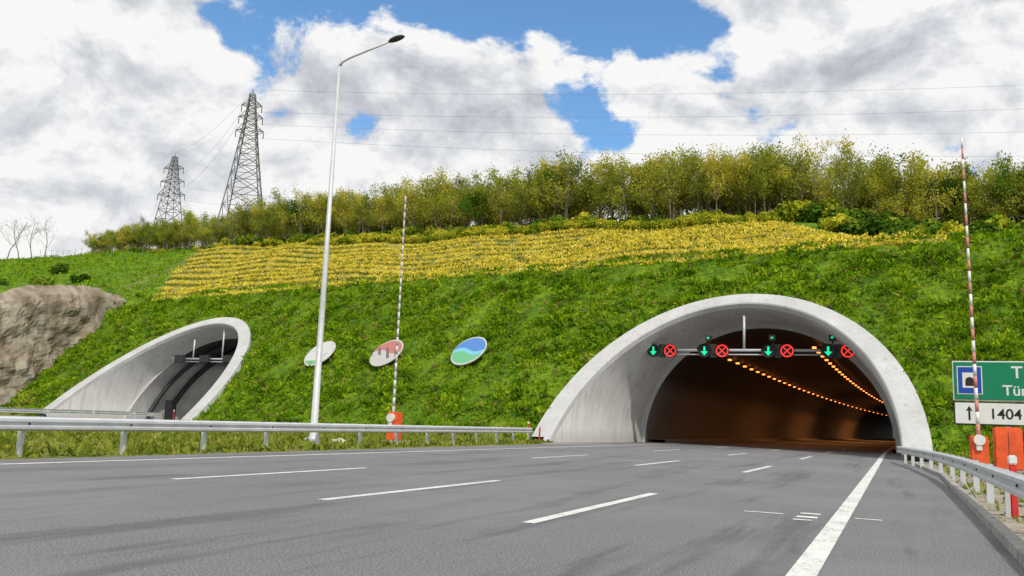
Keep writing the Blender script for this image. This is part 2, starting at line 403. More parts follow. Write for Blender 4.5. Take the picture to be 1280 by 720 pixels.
def signal(parent,x,y,z,kind):
    e=empty('signal_head',(x,y,z)); e.parent=parent
    V,F=disc_geo(0.47,0.22); mesh_obj('housing',V,F,M_black,e)
    ml=M_gl if kind=='g' else M_rl
    V,F=ring_geo(0.44,0.35,-0.004); mesh_obj('lens_ring',V,F,ml if kind=='r' else M_dark,e)
    if kind=='g':
        mesh_obj('arrow',[(-0.07,-0.012,0.3),(0.07,-0.012,0.3),(0.07,-0.012,-0.05),(0.26,-0.012,-0.05),(0,-0.012,-0.33),(-0.26,-0.012,-0.05),(-0.07,-0.012,-0.05)],[(0,1,2,3,4,5,6)],M_gl,e)
    else:
        for sg_ in (-1,1):
            V=[(-0.24,-0.012,-0.24*sg_-0.05),(-0.24,-0.012,-0.24*sg_+0.05),(0.24,-0.012,0.24*sg_+0.05),(0.24,-0.012,0.24*sg_-0.05)]
            mesh_obj('cross_bar',[(p[0],p[1]-0.003*(sg_+1),p[2]) for p in V],[(0,1,2,3)],M_rl,e)
    V=[];F=[]
    n=12
    for yy in (0,-0.28):
        for j in range(n+1): t=math.pi*j/n; V.append((0.48*math.cos(t),yy,0.48*math.sin(t)))
    for j in range(n): F.append((j,j+1,n+2+j,n+1+j))
    mesh_obj('visor',V,F,M_black,e)
def gantry(name,x0,x1,y,z,xsig,ztop):
    g=empty(name)
    tube('beam',[(x0,y+0.3,z),(x1,y+0.3,z)],[0.1,0.1],M_pole,g,8)
    tube('beam_b',[(x0,y+0.3,z-0.3),(x1,y+0.3,z-0.3)],[0.05,0.05],M_pole,g,8)
    for xx,zt in ztop: tube('hanger',[(xx,y+0.3,z),(xx,y+0.3,zt)],[0.09,0.09],M_pole,g,8)
    for i,xx in enumerate(xsig):
        signal(g,xx-0.62,y,z-0.05,'g'); signal(g,xx+0.62,y,z-0.05,'r')
        if i>0:
            box('camera_box',(0.42,0.6,0.4),(xx-0.35,y+0.2,z+0.85),M_dark,g); box('camera_post',(0.1,0.1,0.7),(xx-0.35,y+0.3,z+0.35),M_dark,g,bev=0.005)
            box('camera_face',(0.14,0.02,0.1),(xx-0.35,y-0.11,z+0.85),M_gl,g,bev=0.005)
        box('backplate',(0.5,0.12,0.95),(xx-0.02,y+0.25,z-0.05),M_dark,g)
    return g
gantry('lane_signal_gantry',-16.2,-2.6,62.5,6.75,(-15.4,-11.7,-7.3,-3.4),((-9.6,9.2),))
g2=gantry('lane_signal_gantry.001',-73,-59.5,73.5,6.7,(),((-70,8.8),(-66,9.9),(-62,9.2)))
for xx in (-71.5,-68,-64.8,-61.8): box('signal_back',(1.3,0.3,0.75),(xx,73.4,6.7),M_dark,g2)

# ------------------------------------------------------------------ guard rails
PROF=[(0.0,0.0),(0.025,0.02),(0.075,0.045),(0.08,0.095),(0.015,0.135),(0.015,0.175),(0.08,0.215),(0.075,0.265),(0.025,0.29),(0.0,0.31)]
def rail(name,pts,z0,side,spacing,mat=M_galv):
    e=empty(name)
    P=[Vector((p[0],p[1],0)) for p in pts]
    S=[P[0]]
    for a,b in zip(P[:-1],P[1:]):
        n=max(1,int((b-a).length/1.0))
        for i in range(1,n+1): S.append(a.lerp(b,i/n))
    V=[];F=[];n=len(PROF)
    for i,p in enumerate(S):
        d=(S[min(i+1,len(S)-1)]-S[max(i-1,0)]).normalized(); nn=Vector((d.y,-d.x,0))*side
        for q in PROF: V.append((p.x+nn.x*q[0],p.y+nn.y*q[0],z0+q[1]))
    for i in range(len(S)-1):
        for j in range(n-1): F.append((i*n+j,i*n+j+1,(i+1)*n+j+1,(i+1)*n+j))
    o=mesh_obj('beam',V,F,mat,e)
    sm_=o.modifiers.new('s','SOLIDIFY'); sm_.thickness=0.006
    acc=0;last=S[0]; V=[];F=[];VJ=[];FJ=[]
    for i,p in enumerate(S):
        acc+=(p-last).length; last=p
        if i==0 or acc>=spacing-0.01:
            if i: acc=0
            d=(S[min(i+1,len(S)-1)]-S[max(i-1,0)]).normalized(); nn=Vector((d.y,-d.x,0))*side
            c=p-nn*0.19
            addbox(V,F,(c.x,c.y,(z0+0.27)/2-0.1),(0.12,0.09,z0+0.27+0.2))
            c2=p-nn*0.07; addbox(V,F,(c2.x,c2.y,z0+0.16),(0.14,0.12,0.2))
            c=p+nn*0.02; addbox(VJ,FJ,(c.x,c.y,z0+0.155),(0.035,0.05,0.035))
    mesh_obj('posts',V,F,mat,e); mesh_obj('bolts',VJ,FJ,M_dark,e)
    return e
rail('guardrail',[(-17.6,2),(-17.75,10),(-18.1,20),(-18.9,33),(-19.7,44),(-20.3,50)],0.56,1,3.0)
rail('guardrail.001',[(1.42,4),(1.42,14),(1.4,22),(1.25,28),(0.85,35),(0.35,41),(0.1,44.5)],0.44,-1,2.6)
rail('guardrail.002',[(-55.5,5),(-55.5,30),(-56,56)],0.56,-1,4.0)
def reflector(x,y,h=0.9):
    e=empty('delineator_post',(x,y,0)); box('post',(0.1,0.06,h),(0,0,h/2),M_red,e); box('cap',(0.12,0.08,0.14),(0,0,h+0.07),M_white,e)
reflector(-20.6,50.2,1.1); reflector(-20.0,50.6,0.9); reflector(-56.2,57.6,1.0); reflector(1.62,15.5,0.8)

# ------------------------------------------------------------------ street lamp
lamp=empty('street_lamp',(-22.4,30.9,0))
tube('mast',[(0,0,0),(0,0,0.25),(0,0,0.26),(0,0,6),(0,0,16.6)],[0.2,0.2,0.155,0.12,0.065],M_pole,lamp,12)
arm=[(0,0,16.6),(0.12,0.03,16.8),(0.5,0.05,16.96),(1.4,0.1,17.2),(2.55,0.15,17.5)]
tube('arm',arm,[0.06,0.055,0.05,0.045,0.04],M_pole,lamp,8)
bm=bmesh.new(); bmesh.ops.create_uvsphere(bm,u_segments=16,v_segments=10,radius=1)
for v in bm.verts:
    v.co=Vector((v.co.x*0.42,v.co.y*0.17,(v.co.z if v.co.z>0 else v.co.z*0.55)*0.14))
me=bpy.data.meshes.new('lamp_head'); bm.to_mesh(me); bm.free(); me.materials.append(M_dark)
o=bpy.data.objects.new('lamp_head',me); COL.objects.link(o); o.parent=lamp; o.location=(2.8,0.15,17.55); o.rotation_euler=(0,-0.2,0)
box('base_plate',(0.5,0.5,0.05),(0,0,0.02),M_pole,lamp)

# ------------------------------------------------------------------ barrier gates
M_redpale=simple('faded_red_paint',(0.5,0.2,0.17),0.6,var=0.2,scale=3)
M_pink=simple('weathered_arm_paint',(0.50,0.44,0.42),0.6,var=0.2,scale=3)
def gate(name,x,y,h,big,lean=0.0):
    e=empty(name,(x,y,0))
    n=26; z0=1.3
    for i in range(n):
        a=z0+(h-z0)*i/n; b=z0+(h-z0)*(i+1)/n
        r0=0.07-0.035*i/n; r1=0.07-0.035*(i+1)/n
        mt=(M_white if i%2 else M_redpale) if big else (M_pole if i%2 else M_pink)
        tube('arm_%d'%i,[(lean*a,0,a),(lean*b,0,b)],[r0,r1],mt,e,8)
    if big:
        box('cabinet',(0.62,0.5,1.25),(0,0.1,0.68),M_orange,e,bev=0.04)
        box('cabinet_b',(0.95,0.6,1.6),(1.0,0.5,0.86),M_orange,e,bev=0.05)
        box('plinth',(1.9,1.0,0.14),(0.6,0.3,0.0),M_kerb,e)
        box('door_line',(0.02,0.01,1.2),(1.0,0.195,0.86),M_dark,e,bev=0.002)
    else:
        box('cabinet',(0.6,0.45,1.35),(0.05,0.1,0.75),M_orange,e,bev=0.04)
        box('plinth',(0.8,0.7,0.16),(0,0,0.03),M_kerb,e)
    V,F=disc_geo(0.2,0.25,16); mesh_obj('hub',V,F,M_white,e,(0,-0.28,1.15))
    box('counterweight',(0.2,0.1,0.6),(-0.02,-0.2,1.05),M_white,e,bev=0.02)
    return e
gate('barrier_gate',2.9,38.0,13.1,True,-0.012)
gate('barrier_gate.001',-21.9,36.4,12.0,False)

# ------------------------------------------------------------------ traffic sign
def text(body,size,loc,mat,parent,align='LEFT',ext=0.004):
    c=bpy.data.curves.new('txt','FONT'); c.body=body; c.size=size; c.extrude=ext; c.align_x=align; c.offset=size*0.012
    o=bpy.data.objects.new('legend_'+''.join(ch for ch in body if ch.isalnum()),c); COL.objects.link(o); c.materials.append(mat)
    o.rotation_euler=(math.pi/2,0,0); o.location=loc; o.parent=parent; return o
sg=empty('traffic_sign',(2.35,43.0,-0.3))
W=4.0
box('frame',(W,0.06,1.72),(W/2,0.035,3.98),M_signw,sg,bev=0.03)
box('panel_green',(W-0.1,0.05,1.62),(W/2,0.0,3.98),M_signg,sg,bev=0.02)
box('frame_b',(W,0.06,1.0),(W/2,0.035,2.58),M_black,sg,bev=0.03)
box('panel_white',(W-0.1,0.05,0.9),(W/2,0.0,2.58),M_signw,sg,bev=0.02)
box('pictogram_border',(0.98,0.02,1.22),(0.66,-0.035,4.0),M_signw,sg,bev=0.005)
box('pictogram_panel',(0.9,0.02,1.14),(0.66,-0.045,4.0),M_signb,sg,bev=0.005)
box('pictogram_field',(0.56,0.02,0.66),(0.66,-0.055,4.0),M_signw,sg,bev=0.005)
V=[(-0.17,0,-0.2),(-0.17,0,0.02)]+[(0.17*math.cos(math.pi-math.pi*i/10),0,0.02+0.17*math.sin(math.pi-math.pi*i/10)) for i in range(1,10)]+[(0.17,0,0.02),(0.17,0,-0.2)]
mesh_obj('pictogram_tunnel',V,[tuple(range(len(V)))],M_black,sg,(0.66,-0.068,3.95))
text('T 1',0.72,(2.75,-0.03,4.12),M_signw,sg,'CENTER'); text('Tünel',0.62,(1.9,-0.03,3.38),M_signw,sg)
text('1404 m',0.62,(1.35,-0.03,2.37),M_black,sg)
mesh_obj('arrow',[(-0.04,0,-0.3),(0.04,0,-0.3),(0.04,0,0.12),(0.14,0,0.08),(0,0,0.32),(-0.14,0,0.08),(-0.04,0,0.12)],[tuple(range(7))],M_black,sg,(0.6,-0.03,2.58))
for xx in (2.05,3.2): box('post',(0.2,0.12,4.7),(xx,0.14,2.3),M_galv,sg,bev=0.01)

# ------------------------------------------------------------------ emblem discs on slope
def emblem_mat(kind):
    m,nt,out=newmat('emblem_'+kind); b=N(nt,'ShaderNodeBsdfPrincipled'); tc=N(nt,'ShaderNodeTexCoord').outputs['Object']
    sx=N(nt,'ShaderNodeSeparateXYZ'); link(nt,tc,sx.inputs[0]); x,y=sx.outputs[0],sx.outputs[1]
    w=mth(nt,'ADD',y,mth(nt,'MULTIPLY',mth(nt,'SINE',mth(nt,'MULTIPLY',x,2.2)),0.22))
    n=noise(nt,mapping(nt,tc,(1,1.6,1)),1.7,1,0.4)
    if kind=='blue':
        c=mixc(nt,mth(nt,'GREATER_THAN',w,0.05),(0.12,0.4,0.2),(0.07,0.2,0.5))
        c=mixc(nt,mth(nt,'LESS_THAN',mth(nt,'ABSOLUTE',mth(nt,'SUBTRACT',w,-0.1)),0.2),c,(0.16,0.46,0.56))
    elif kind=='red':
        c=mixc(nt,mth(nt,'GREATER_THAN',w,0.1),(0.42,0.41,0.39),(0.42,0.14,0.12))
        u=mth(nt,'FRACT',mth(nt,'ADD',mth(nt,'MULTIPLY',x,1.1),mth(nt,'MULTIPLY',y,0.7)))
        c=mixc(nt,mth(nt,'MULTIPLY',mth(nt,'LESS_THAN',u,0.35),mth(nt,'LESS_THAN',mth(nt,'ABSOLUTE',w),0.5)),c,(0.14,0.1,0.11))
    else:
        c=mixc(nt,mth(nt,'GREATER_THAN',n,0.6),(0.5,0.51,0.49),(0.36,0.38,0.38))
        c=mixc(nt,mth(nt,'LESS_THAN',y,-0.95),c,(0.15,0.35,0.15))
    rr=N(nt,'ShaderNodeVectorMath',operation='LENGTH'); link(nt,tc,rr.inputs[0])
    c=mixc(nt,mth(nt,'GREATER_THAN',rr.outputs['Value'],1.46),c,(0.45,0.45,0.44))
    link(nt,c,b.inputs['Base Color']); b.inputs['Roughness'].default_value=0.6
    link(nt,b.outputs[0],out.inputs[0]); return m
zax=nrm; xax=Vector((1,-0.186,0)).normalized(); yax=zax.cross(xax)
for i,(x,z,r,kd) in enumerate(((-30.4,6.1,1.52,'blue'),(-38.8,6.05,1.52,'red'),(-46.6,6.1,1.52,'white'))):
    c=slope_pt(x,z,0.6)
    V=[];F=[];n=48
    for d,rr in ((-0.08,r),(0,r),(0.03,r-0.04)):
        for j in range(n): t=2*math.pi*j/n; V.append((rr*math.cos(t),rr*math.sin(t)*1.08,d))
    for a2 in range(2):
        for j in range(n): F.append((a2*n+j,a2*n+(j+1)%n,(a2+1)*n+(j+1)%n,(a2+1)*n+j))
    F.append(tuple(range(2*n,3*n)))
    o=mesh_obj('emblem_disc',V,F,emblem_mat(kd))
    o.matrix_world=Matrix.Translation(c)@Matrix((xax,yax,zax)).transposed().to_4x4()@Matrix.Rotation(math.radians(9),4,'X')

# ------------------------------------------------------------------ rock wall at left
def rockmat():
    m,nt,out=newmat('shotcrete_rock'); b=N(nt,'ShaderNodeBsdfPrincipled'); p=pos(nt)
    f=noise(nt,p,0.35,7,0.7,0.3); g=noise(nt,mapping(nt,p,(1,1,0.25)),0.7,5,0.65)
    c=ramp(nt,f,[(0.32,(0.14,0.11,0.075)),(0.46,(0.24,0.195,0.145)),(0.6,(0.34,0.30,0.23)),(0.75,(0.44,0.41,0.35))])
    c=mixc(nt,mth(nt,'MULTIPLY',sstep(nt,g,0.48,0.64),0.65),c,(0.15,0.11,0.06))
    link(nt,c,b.inputs['Base Color']); b.inputs['Roughness'].default_value=0.95
    bn=N(nt,'ShaderNodeBump'); bn.inputs['Strength'].default_value=0.8; bn.inputs['Distance'].default_value=0.3
    link(nt,noise(nt,p,1.2,6,0.65),bn.inputs['Height']); link(nt,bn.outputs[0],b.inputs['Normal'])
    link(nt,b.outputs[0],out.inputs[0]); return m
M_rock=rockmat()
V=[];F=[]; ny=120; nz=40
for i in range(ny+1):
    y=28+ (84.0-28)*i/ny
    zt=float(np.interp(y,[10,30,45,55,64,70,78,84],[0,3,6,9,12.2,14.6,15.9,15.8]))+0.25
    ed=float(np.clip((84-y)/8,0,1))
    for j in range(nz+1):
        v=j/nz; z=-0.3+(zt+0.3)*v
        d=mn.fractal(Vector((y*0.2,z*0.2,3.3)),0.9,2.0,7)*0.9*ed+0.3*mn.noise(Vector((y*0.9,z*0.9,7)))*ed
        x=-88.2-3.4*v*zt/16-1.2*max(0,v-0.93)/0.07+d*min(1,(1-v)*8)
        V.append((x,y,z+(0.4*mn.noise(Vector((y*0.5,1,2)))+0.25*mn.noise(Vector((y*1.7,5,2))))*v))
    V.append((-97,y,zt-0.7))
m_=nz+2
for i in range(ny):
    for j in range(nz+1): F.append((i*m_+j,i*m_+j+1,(i+1)*m_+j+1,(i+1)*m_+j))
mesh_obj('rock_wall',V,F,M_rock,smooth=False)

# ------------------------------------------------------------------ vegetation on ground
M_tuft=leafmat('slope_grass_blades',[(0.035,0.085,0.005),(0.12,0.24,0.008),(0.25,0.39,0.012),(0.40,0.46,0.04)],scale=0.8,trans=0.3,objrand=False)
M_brown=leafmat('slope_dry_tufts',[(0.12,0.09,0.03),(0.25,0.19,0.07),(0.36,0.32,0.1)],scale=0.8,trans=0.2,objrand=False)
M_weed=leafmat('verge_weeds',[(0.07,0.13,0.015),(0.2,0.24,0.03),(0.36,0.34,0.08)],scale=0.8,trans=0.2,objrand=False)
M_yel=leafmat('yellow_shrub_rows',[(0.46,0.40,0.03),(0.80,0.66,0.08),(0.88,0.76,0.2)],scale=1.1,trans=0.25,objrand=False)
M_rowg=leafmat('terrace_row_green',[(0.07,0.11,0.01),(0.15,0.18,0.02),(0.27,0.24,0.05)],scale=0.9,trans=0.15,objrand=False)
def tris(name,P,size,up,mat,spread=0.8,per=4,jit=0.15,parent=None):
    n=len(P); P=np.repeat(P,per,0); size=np.repeat(size,per)
    P=P+rng.normal(0,jit,(n*per,3))*np.array([1,1,0.3])
    d=rng.normal(0,spread,(n*per,3))+np.array(up); d/=np.linalg.norm(d,axis=1)[:,None]
    s=np.cross(d,rng.normal(0,1,(n*per,3))); s/=np.linalg.norm(s,axis=1)[:,None]
    w=size*rng.uniform(0.25,0.5,n*per)
    a=P-s*w[:,None]*0.6; b=P+s*w[:,None]*0.6; c=P+d*size[:,None]+s*w[:,None]*0.4; e=P+d*size[:,None]-s*w[:,None]*0.4
    V=np.stack([a,b,c,e],1).reshape(-1,3); F=np.arange(len(V)).reshape(-1,4)
    return fast_mesh(name,V,F,[mat],parent)
n=64000
x=rng.uniform(-92,26,n); s=rng.uniform(0.0,21,n); y=D0(x)+s
ok=~inside(x,y,P1,0.1)&~inside(x,y,P2,0.1); x=x[ok];y=y[ok]
P=np.stack([x,y,terr(x,y)-0.03],1)
pn=np.array([mn.noise(Vector((a*0.35,b*0.35,0)))+0.6*mn.noise(Vector((a*1.1,b*1.1,4))) for a,b in zip(x,y)])
sel=rng.uniform(0,1,len(x))<np.clip(0.8+pn,0.15,1); P=P[sel]; pn=pn[sel]
tris('slope_grass',P,rng.uniform(0.14,0.36,len(P))*(1+0.7*pn),(0,-0.5,0.9),M_tuft,0.85,4,0.13)
sel=rng.uniform(0,1,len(P))<0.07; tris('slope_dry_tufts',P[sel]+np.array([0,-0.05,0.1]),rng.uniform(0.12,0.3,sel.sum()),(0,-0.5,0.9),M_brown,0.9,4,0.12)
n=11000
x=-17.7-(rng.uniform(0,36,n)**1.3)*0.33; y=rng.uniform(2,62,n)
ok=(y<D0(x)+0.5)&(x<-17.4-0.055*np.maximum(y-13,0))&((x>-57)|(x<-77))
x=x[ok];y=y[ok]; P=np.stack([x,y,np.zeros(len(x))-0.03],1)
tris('verge_weeds',P,rng.uniform(0.05,0.26,len(x)),(0,0,1),M_weed,0.7,5,0.12)
n=1500; x=rng.uniform(1.5,9,n); y=rng.uniform(4,46,n); P=np.stack([x,y,np.zeros(n)-0.03],1)
tris('verge_weeds.001',P,rng.uniform(0.04,0.18,n),(0,0,1),M_weed,0.8,4,0.1)
n=11000; x=rng.uniform(-230,-86,n); y=D0(x)+19+rng.uniform(0,70,n); ok=x<(-88-44*np.clip((y-D0(x)-19.2)/(Rr(x)-D0(x)-19.2),0,1)); x=x[ok];y=y[ok]
P=np.stack([x,y,terr(x,y)-0.03],1); tris('meadow_grass',P,rng.uniform(0.2,0.5,len(x)),(0,-0.2,1),M_tuft,0.8,4,0.5)
def rowset(offs,dens_,hh,gapt,seed):
    rows=[]
    for i,q in enumerate(offs):
        tt=q; x0=-88-44*tt+1; x1=5-18*tt-1; m=int((x1-x0)*dens_)
        x=rng.uniform(x0,x1,m); yc_=D0(x)+15/TS; R_=Rr(x); y=yc_+(R_-yc_)*tt+0.3*np.sin(x*0.11+tt*9)
        gap=np.array([mn.noise(Vector((a*0.5,i*7.3+seed,0.5))) for a in x])
        ok=gap>gapt; x=x[ok];y=y[ok]
        y=y+rng.normal(0,0.28,len(x)); zz=terr(x,y)+np.abs(rng.normal(0,hh,len(x)))
        rows.append(np.stack([x,y,zz],1))
    return np.concatenate(rows)
NR=11
offs=[0.015+0.94*(i/(NR-1))**1.08 for i in range(NR)]
crop=empty('terraced_crop_rows')
r1=rowset(offs,44,0.18,-0.45,0); tris('yellow_rows',r1,rng.uniform(0.12,0.28,len(r1)),(0,-0.4,0.7),M_yel,1.0,2,0.12,crop)
offs2=[a+(b-a)*0.62 for a,b in zip(offs[:-1],offs[1:])]
r2=rowset(offs2,22,0.14,-0.3,50); tris('green_rows',r2,rng.uniform(0.12,0.26,len(r2)),(0,-0.3,0.8),M_rowg,1.0,2,0.12,crop)

# ------------------------------------------------------------------ trees
M_bark=simple('bark',(0.2,0.16,0.12),0.9,var=0.35,scale=2)
M_leafA=leafmat('spring_leaves_yellowgreen',[(0.13,0.18,0.02),(0.33,0.36,0.04),(0.60,0.52,0.07)],0.25,0.4)
M_leafB=leafmat('bush_leaves_green',[(0.04,0.10,0.01),(0.11,0.20,0.018),(0.22,0.31,0.03)],0.3,0.25)
M_leafC=leafmat('hedge_leaves_yellow',[(0.16,0.24,0.015),(0.39,0.4,0.03),(0.62,0.56,0.05)],0.5,0.3)
def tree_mesh(name,seed,H,nleaf,leafmat_,bare=False,dens=0.45):
    rd=random.Random(seed); V=[];F=[]
    tips=[]
    def branch(p,d,L,r,depth):
        k=4 if depth==0 else 3; pts=[p]; rad=[r]; q=p; dd=d.copy()
        for i in range(k):
            dd=(dd+Vector((rd.gauss(0,0.13),rd.gauss(0,0.13),rd.gauss(0.03,0.08)))).normalized()
            q=q+dd*L/k; pts.append(q); rad.append(r*(1-0.75*(i+1)/k))
        tube_geo(pts,rad,5 if depth<1 else 3,V,F,cap=False)
        if depth>=1: tips.extend(pts[1:])
        mx=3 if bare else 2
        if depth<mx:
            nb={0:rd.randint(8,12),1:rd.randint(3,5),2:3}[depth]
            for _ in range(nb):
                t=rd.uniform(0.3 if depth==0 else 0.25,1.0); ii=min(int(t*k),k-1); f=t*k-ii; pp=pts[ii].lerp(pts[ii+1],f)
                az=rd.uniform(0,2*math.pi); up=rd.uniform(0.35,1.3)
                nd=Vector((math.cos(az),math.sin(az),up)).normalized() if depth==0 else (dd+Vector((rd.gauss(0,0.6),rd.gauss(0,0.6),rd.gauss(0.15,0.4)))).normalized()
                LL=L*rd.uniform(0.26,0.42)*(1.25-0.5*t) if depth==0 else L*rd.uniform(0.4,0.6)
                branch(pp,nd,LL,max(0.014,r*(1-0.7*t)*0.5),depth+1)
    for s_ in range(1 if bare else rd.choice((1,2,2))):
        branch(Vector((rd.gauss(0,0.3),rd.gauss(0,0.3),-0.3)),Vector((rd.gauss(0,0.08),rd.gauss(0,0.08),1)).normalized(),H,0.012*H+0.02,0)
    midx=[0]*len(F)
    if nleaf:
        tt=[t for t in tips if rd.random()<0.75]
        for _ in range(nleaf):
            c=rd.choice(tt); p=c+Vector((rd.gauss(0,dens),rd.gauss(0,dens),rd.gauss(0,dens*0.8)))
            a=Vector((rd.gauss(0,1),rd.gauss(0,1),rd.gauss(0,1))).normalized(); b=a.cross(Vector((rd.gauss(0,1),rd.gauss(0,1),rd.gauss(0,1)))).normalized()
            s=rd.uniform(0.06,0.14); bb=len(V); V.extend([p-a*s-b*s*0.6,p+a*s-b*s*0.6,p+a*s+b*s*0.6,p-a*s+b*s*0.6]); F.append((bb,bb+1,bb+2,bb+3)); midx.append(1)
    me=bpy.data.meshes.new(name); me.from_pydata([tuple(v) for v in V],[],F); me.materials.append(M_bark); me.materials.append(leafmat_)
    me.polygons.foreach_set('material_index',midx); me.update(); return me
def bush_mesh(name,seed,nleaf,mat,r=1.0):
    rd=random.Random(seed); V=[];F=[];cl=[]
    for _ in range(9): cl.append((Vector((rd.uniform(-1,1)*r,rd.uniform(-0.7,0.7)*r,rd.uniform(0.2,1.0)*r)),rd.uniform(0.3,0.65)*r))
    for _ in range(6):
        p=Vector((rd.gauss(0,0.1),rd.gauss(0,0.1),-0.2)); c=rd.choice(cl)[0]; tube_geo([p,p.lerp(c,0.5),c],[0.05,0.03,0.012],4,V,F,False)
    mi=[0]*len(F)
    for _ in range(nleaf):
        c,rr=rd.choice(cl); d=Vector((rd.gauss(0,1),rd.gauss(0,1),rd.gauss(0,1))).normalized(); p=c+d*rr*rd.uniform(0.5,1.12)
        a=Vector((rd.gauss(0,1),rd.gauss(0,1),rd.gauss(0,1))).normalized(); b=a.cross(d+Vector((0.01,0.02,0.5))).normalized(); s=rd.uniform(0.06,0.15)
        bb=len(V); V.extend([p-a*s-b*s*0.7,p+a*s-b*s*0.7,p+a*s+b*s*0.7,p-a*s+b*s*0.7]); F.append((bb,bb+1,bb+2,bb+3)); mi.append(1)
    me=bpy.data.meshes.new(name); me.from_pydata([tuple(v) for v in V],[],F); me.materials.append(M_bark); me.materials.append(mat)
    me.polygons.foreach_set('material_index',mi); me.update(); return me
TM=[tree_mesh('tree_mesh_%d'%i,100+i,8.5,[2400,1800,1300,2800,1700,900][i],M_leafA) for i in range(6)]
TG=[tree_mesh('tree_meshg_%d'%i,200+i,8.0,3200,M_leafB,dens=0.55) for i in range(2)]
BG=[bush_mesh('bush_g%d'%i,300+i,1500,M_leafB) for i in range(3)]
BY=[bush_mesh('bush_y%d'%i,320+i,1300,M_leafC) for i in range(3)]
def inst(me,name,x,y,s,parent,sz=None,z=None):
    o=bpy.data.objects.new(name,me); COL.objects.link(o)
    if parent: o.parent=parent
    o.location=(x,y,float(terr(x,y))-0.05 if z is None else z); o.scale=(s,s,s if sz is None else sz); o.rotation_euler=(0,0,random.uniform(0,6.28)); return o
wood=empty('distant_trees')
for i in range(800):
    x=random.uniform(-235,50); R_=float(Rr(x)); y=R_+1.5+abs(random.gauss(0,1))*11
    k_=x/y
    hs=float(np.interp(k_,[-1.3,-1.1,-0.95,-0.8,-0.6,-0.35,-0.2,0.0,0.2],[0.45,0.72,0.92,1.0,1.12,1.08,1.12,1.08,1.02]))
    if k_<-0.85 and random.random()<0.25: continue
    if k_<-1.18: continue
    s=hs*random.uniform(0.72,1.06)
    inst(random.choice(TM) if random.random()<0.93 else random.choice(TG),'tree',x,y,s*0.85,wood,s)
und=empty('undergrowth')
for i in range(420):
    x=random.uniform(-170,55); R_=float(Rr(x)); y=R_+random.uniform(-0.5,7); k_=x/y
    s=random.uniform(0.7,1.6)*(1.5 if k_>-0.1 else 1.0)
    if k_<-0.9: s*=0.6
    inst(random.choice(BG if random.random()<0.5 else BY),'bush',x,y,s,und)
hedge=empty('yellow_hedge')
for i in range(300):
    x=random.uniform(-95,-13); y=float(Rr(x))-2.0+random.gauss(0,0.6); inst(random.choice(BY),'hedge_bush',x,y,random.uniform(0.65,1.0),hedge)
thick=empty('thicket')
for i in range(130):
    x=random.uniform(-6,45); y=random.uniform(90,106)+max(0,-x)*1.5
    inst(random.choice(BG+BY[:1]),'bush',x,y,random.uniform(0.8,1.7),thick)
lb_=empty('meadow_bushes')
for (x,y,s) in ((-100,72,1.0),(-98,76,0.8),(-103,80,1.3),(-118,92,1.2),(-108,95,0.8),(-96,84,0.7),(-112,86,0.9),(-94,66,0.6),(-125,104,1.2),(-140,112,1.3)):
    inst(random.choice(BG),'bush',x,y,s,lb_)
bt=[tree_mesh('bare_tree_m%d'%i,400+i,8.5,0,M_leafA,bare=True) for i in range(2)]
for i,(x,y,s) in enumerate(((-208,154,1.3),(-200,152,1.15),(-216,157,1.4),(-204,158,1.2))):
    inst(bt[i%2],'bare_tree',x,y,s,None)
sap=tree_mesh('sapling_m',555,3.2,160,M_leafC)
inst(sap,'sapling',-80.5,62.0,0.7,None)
def stone(name,x,y,s):
    bm=bmesh.new(); bmesh.ops.create_icosphere(bm,subdivisions=3,radius=1)
    for v in bm.verts: v.co=Vector((v.co.x*s,v.co.y*s*0.7,v.co.z*s*0.45))*(1+0.35*mn.noise(v.co*1.5+Vector((x,y,0))))
    me=bpy.data.meshes.new(name); bm.to_mesh(me); bm.free(); me.materials.append(M_stone); o=bpy.data.objects.new(name,me); COL.objects.link(o); o.location=(x,y,0.03)
for x,y,s in ((-21.9,32,0.4),(-23.4,32,0.3),(-20.9,36,0.25)): stone('rock',x,y,s)

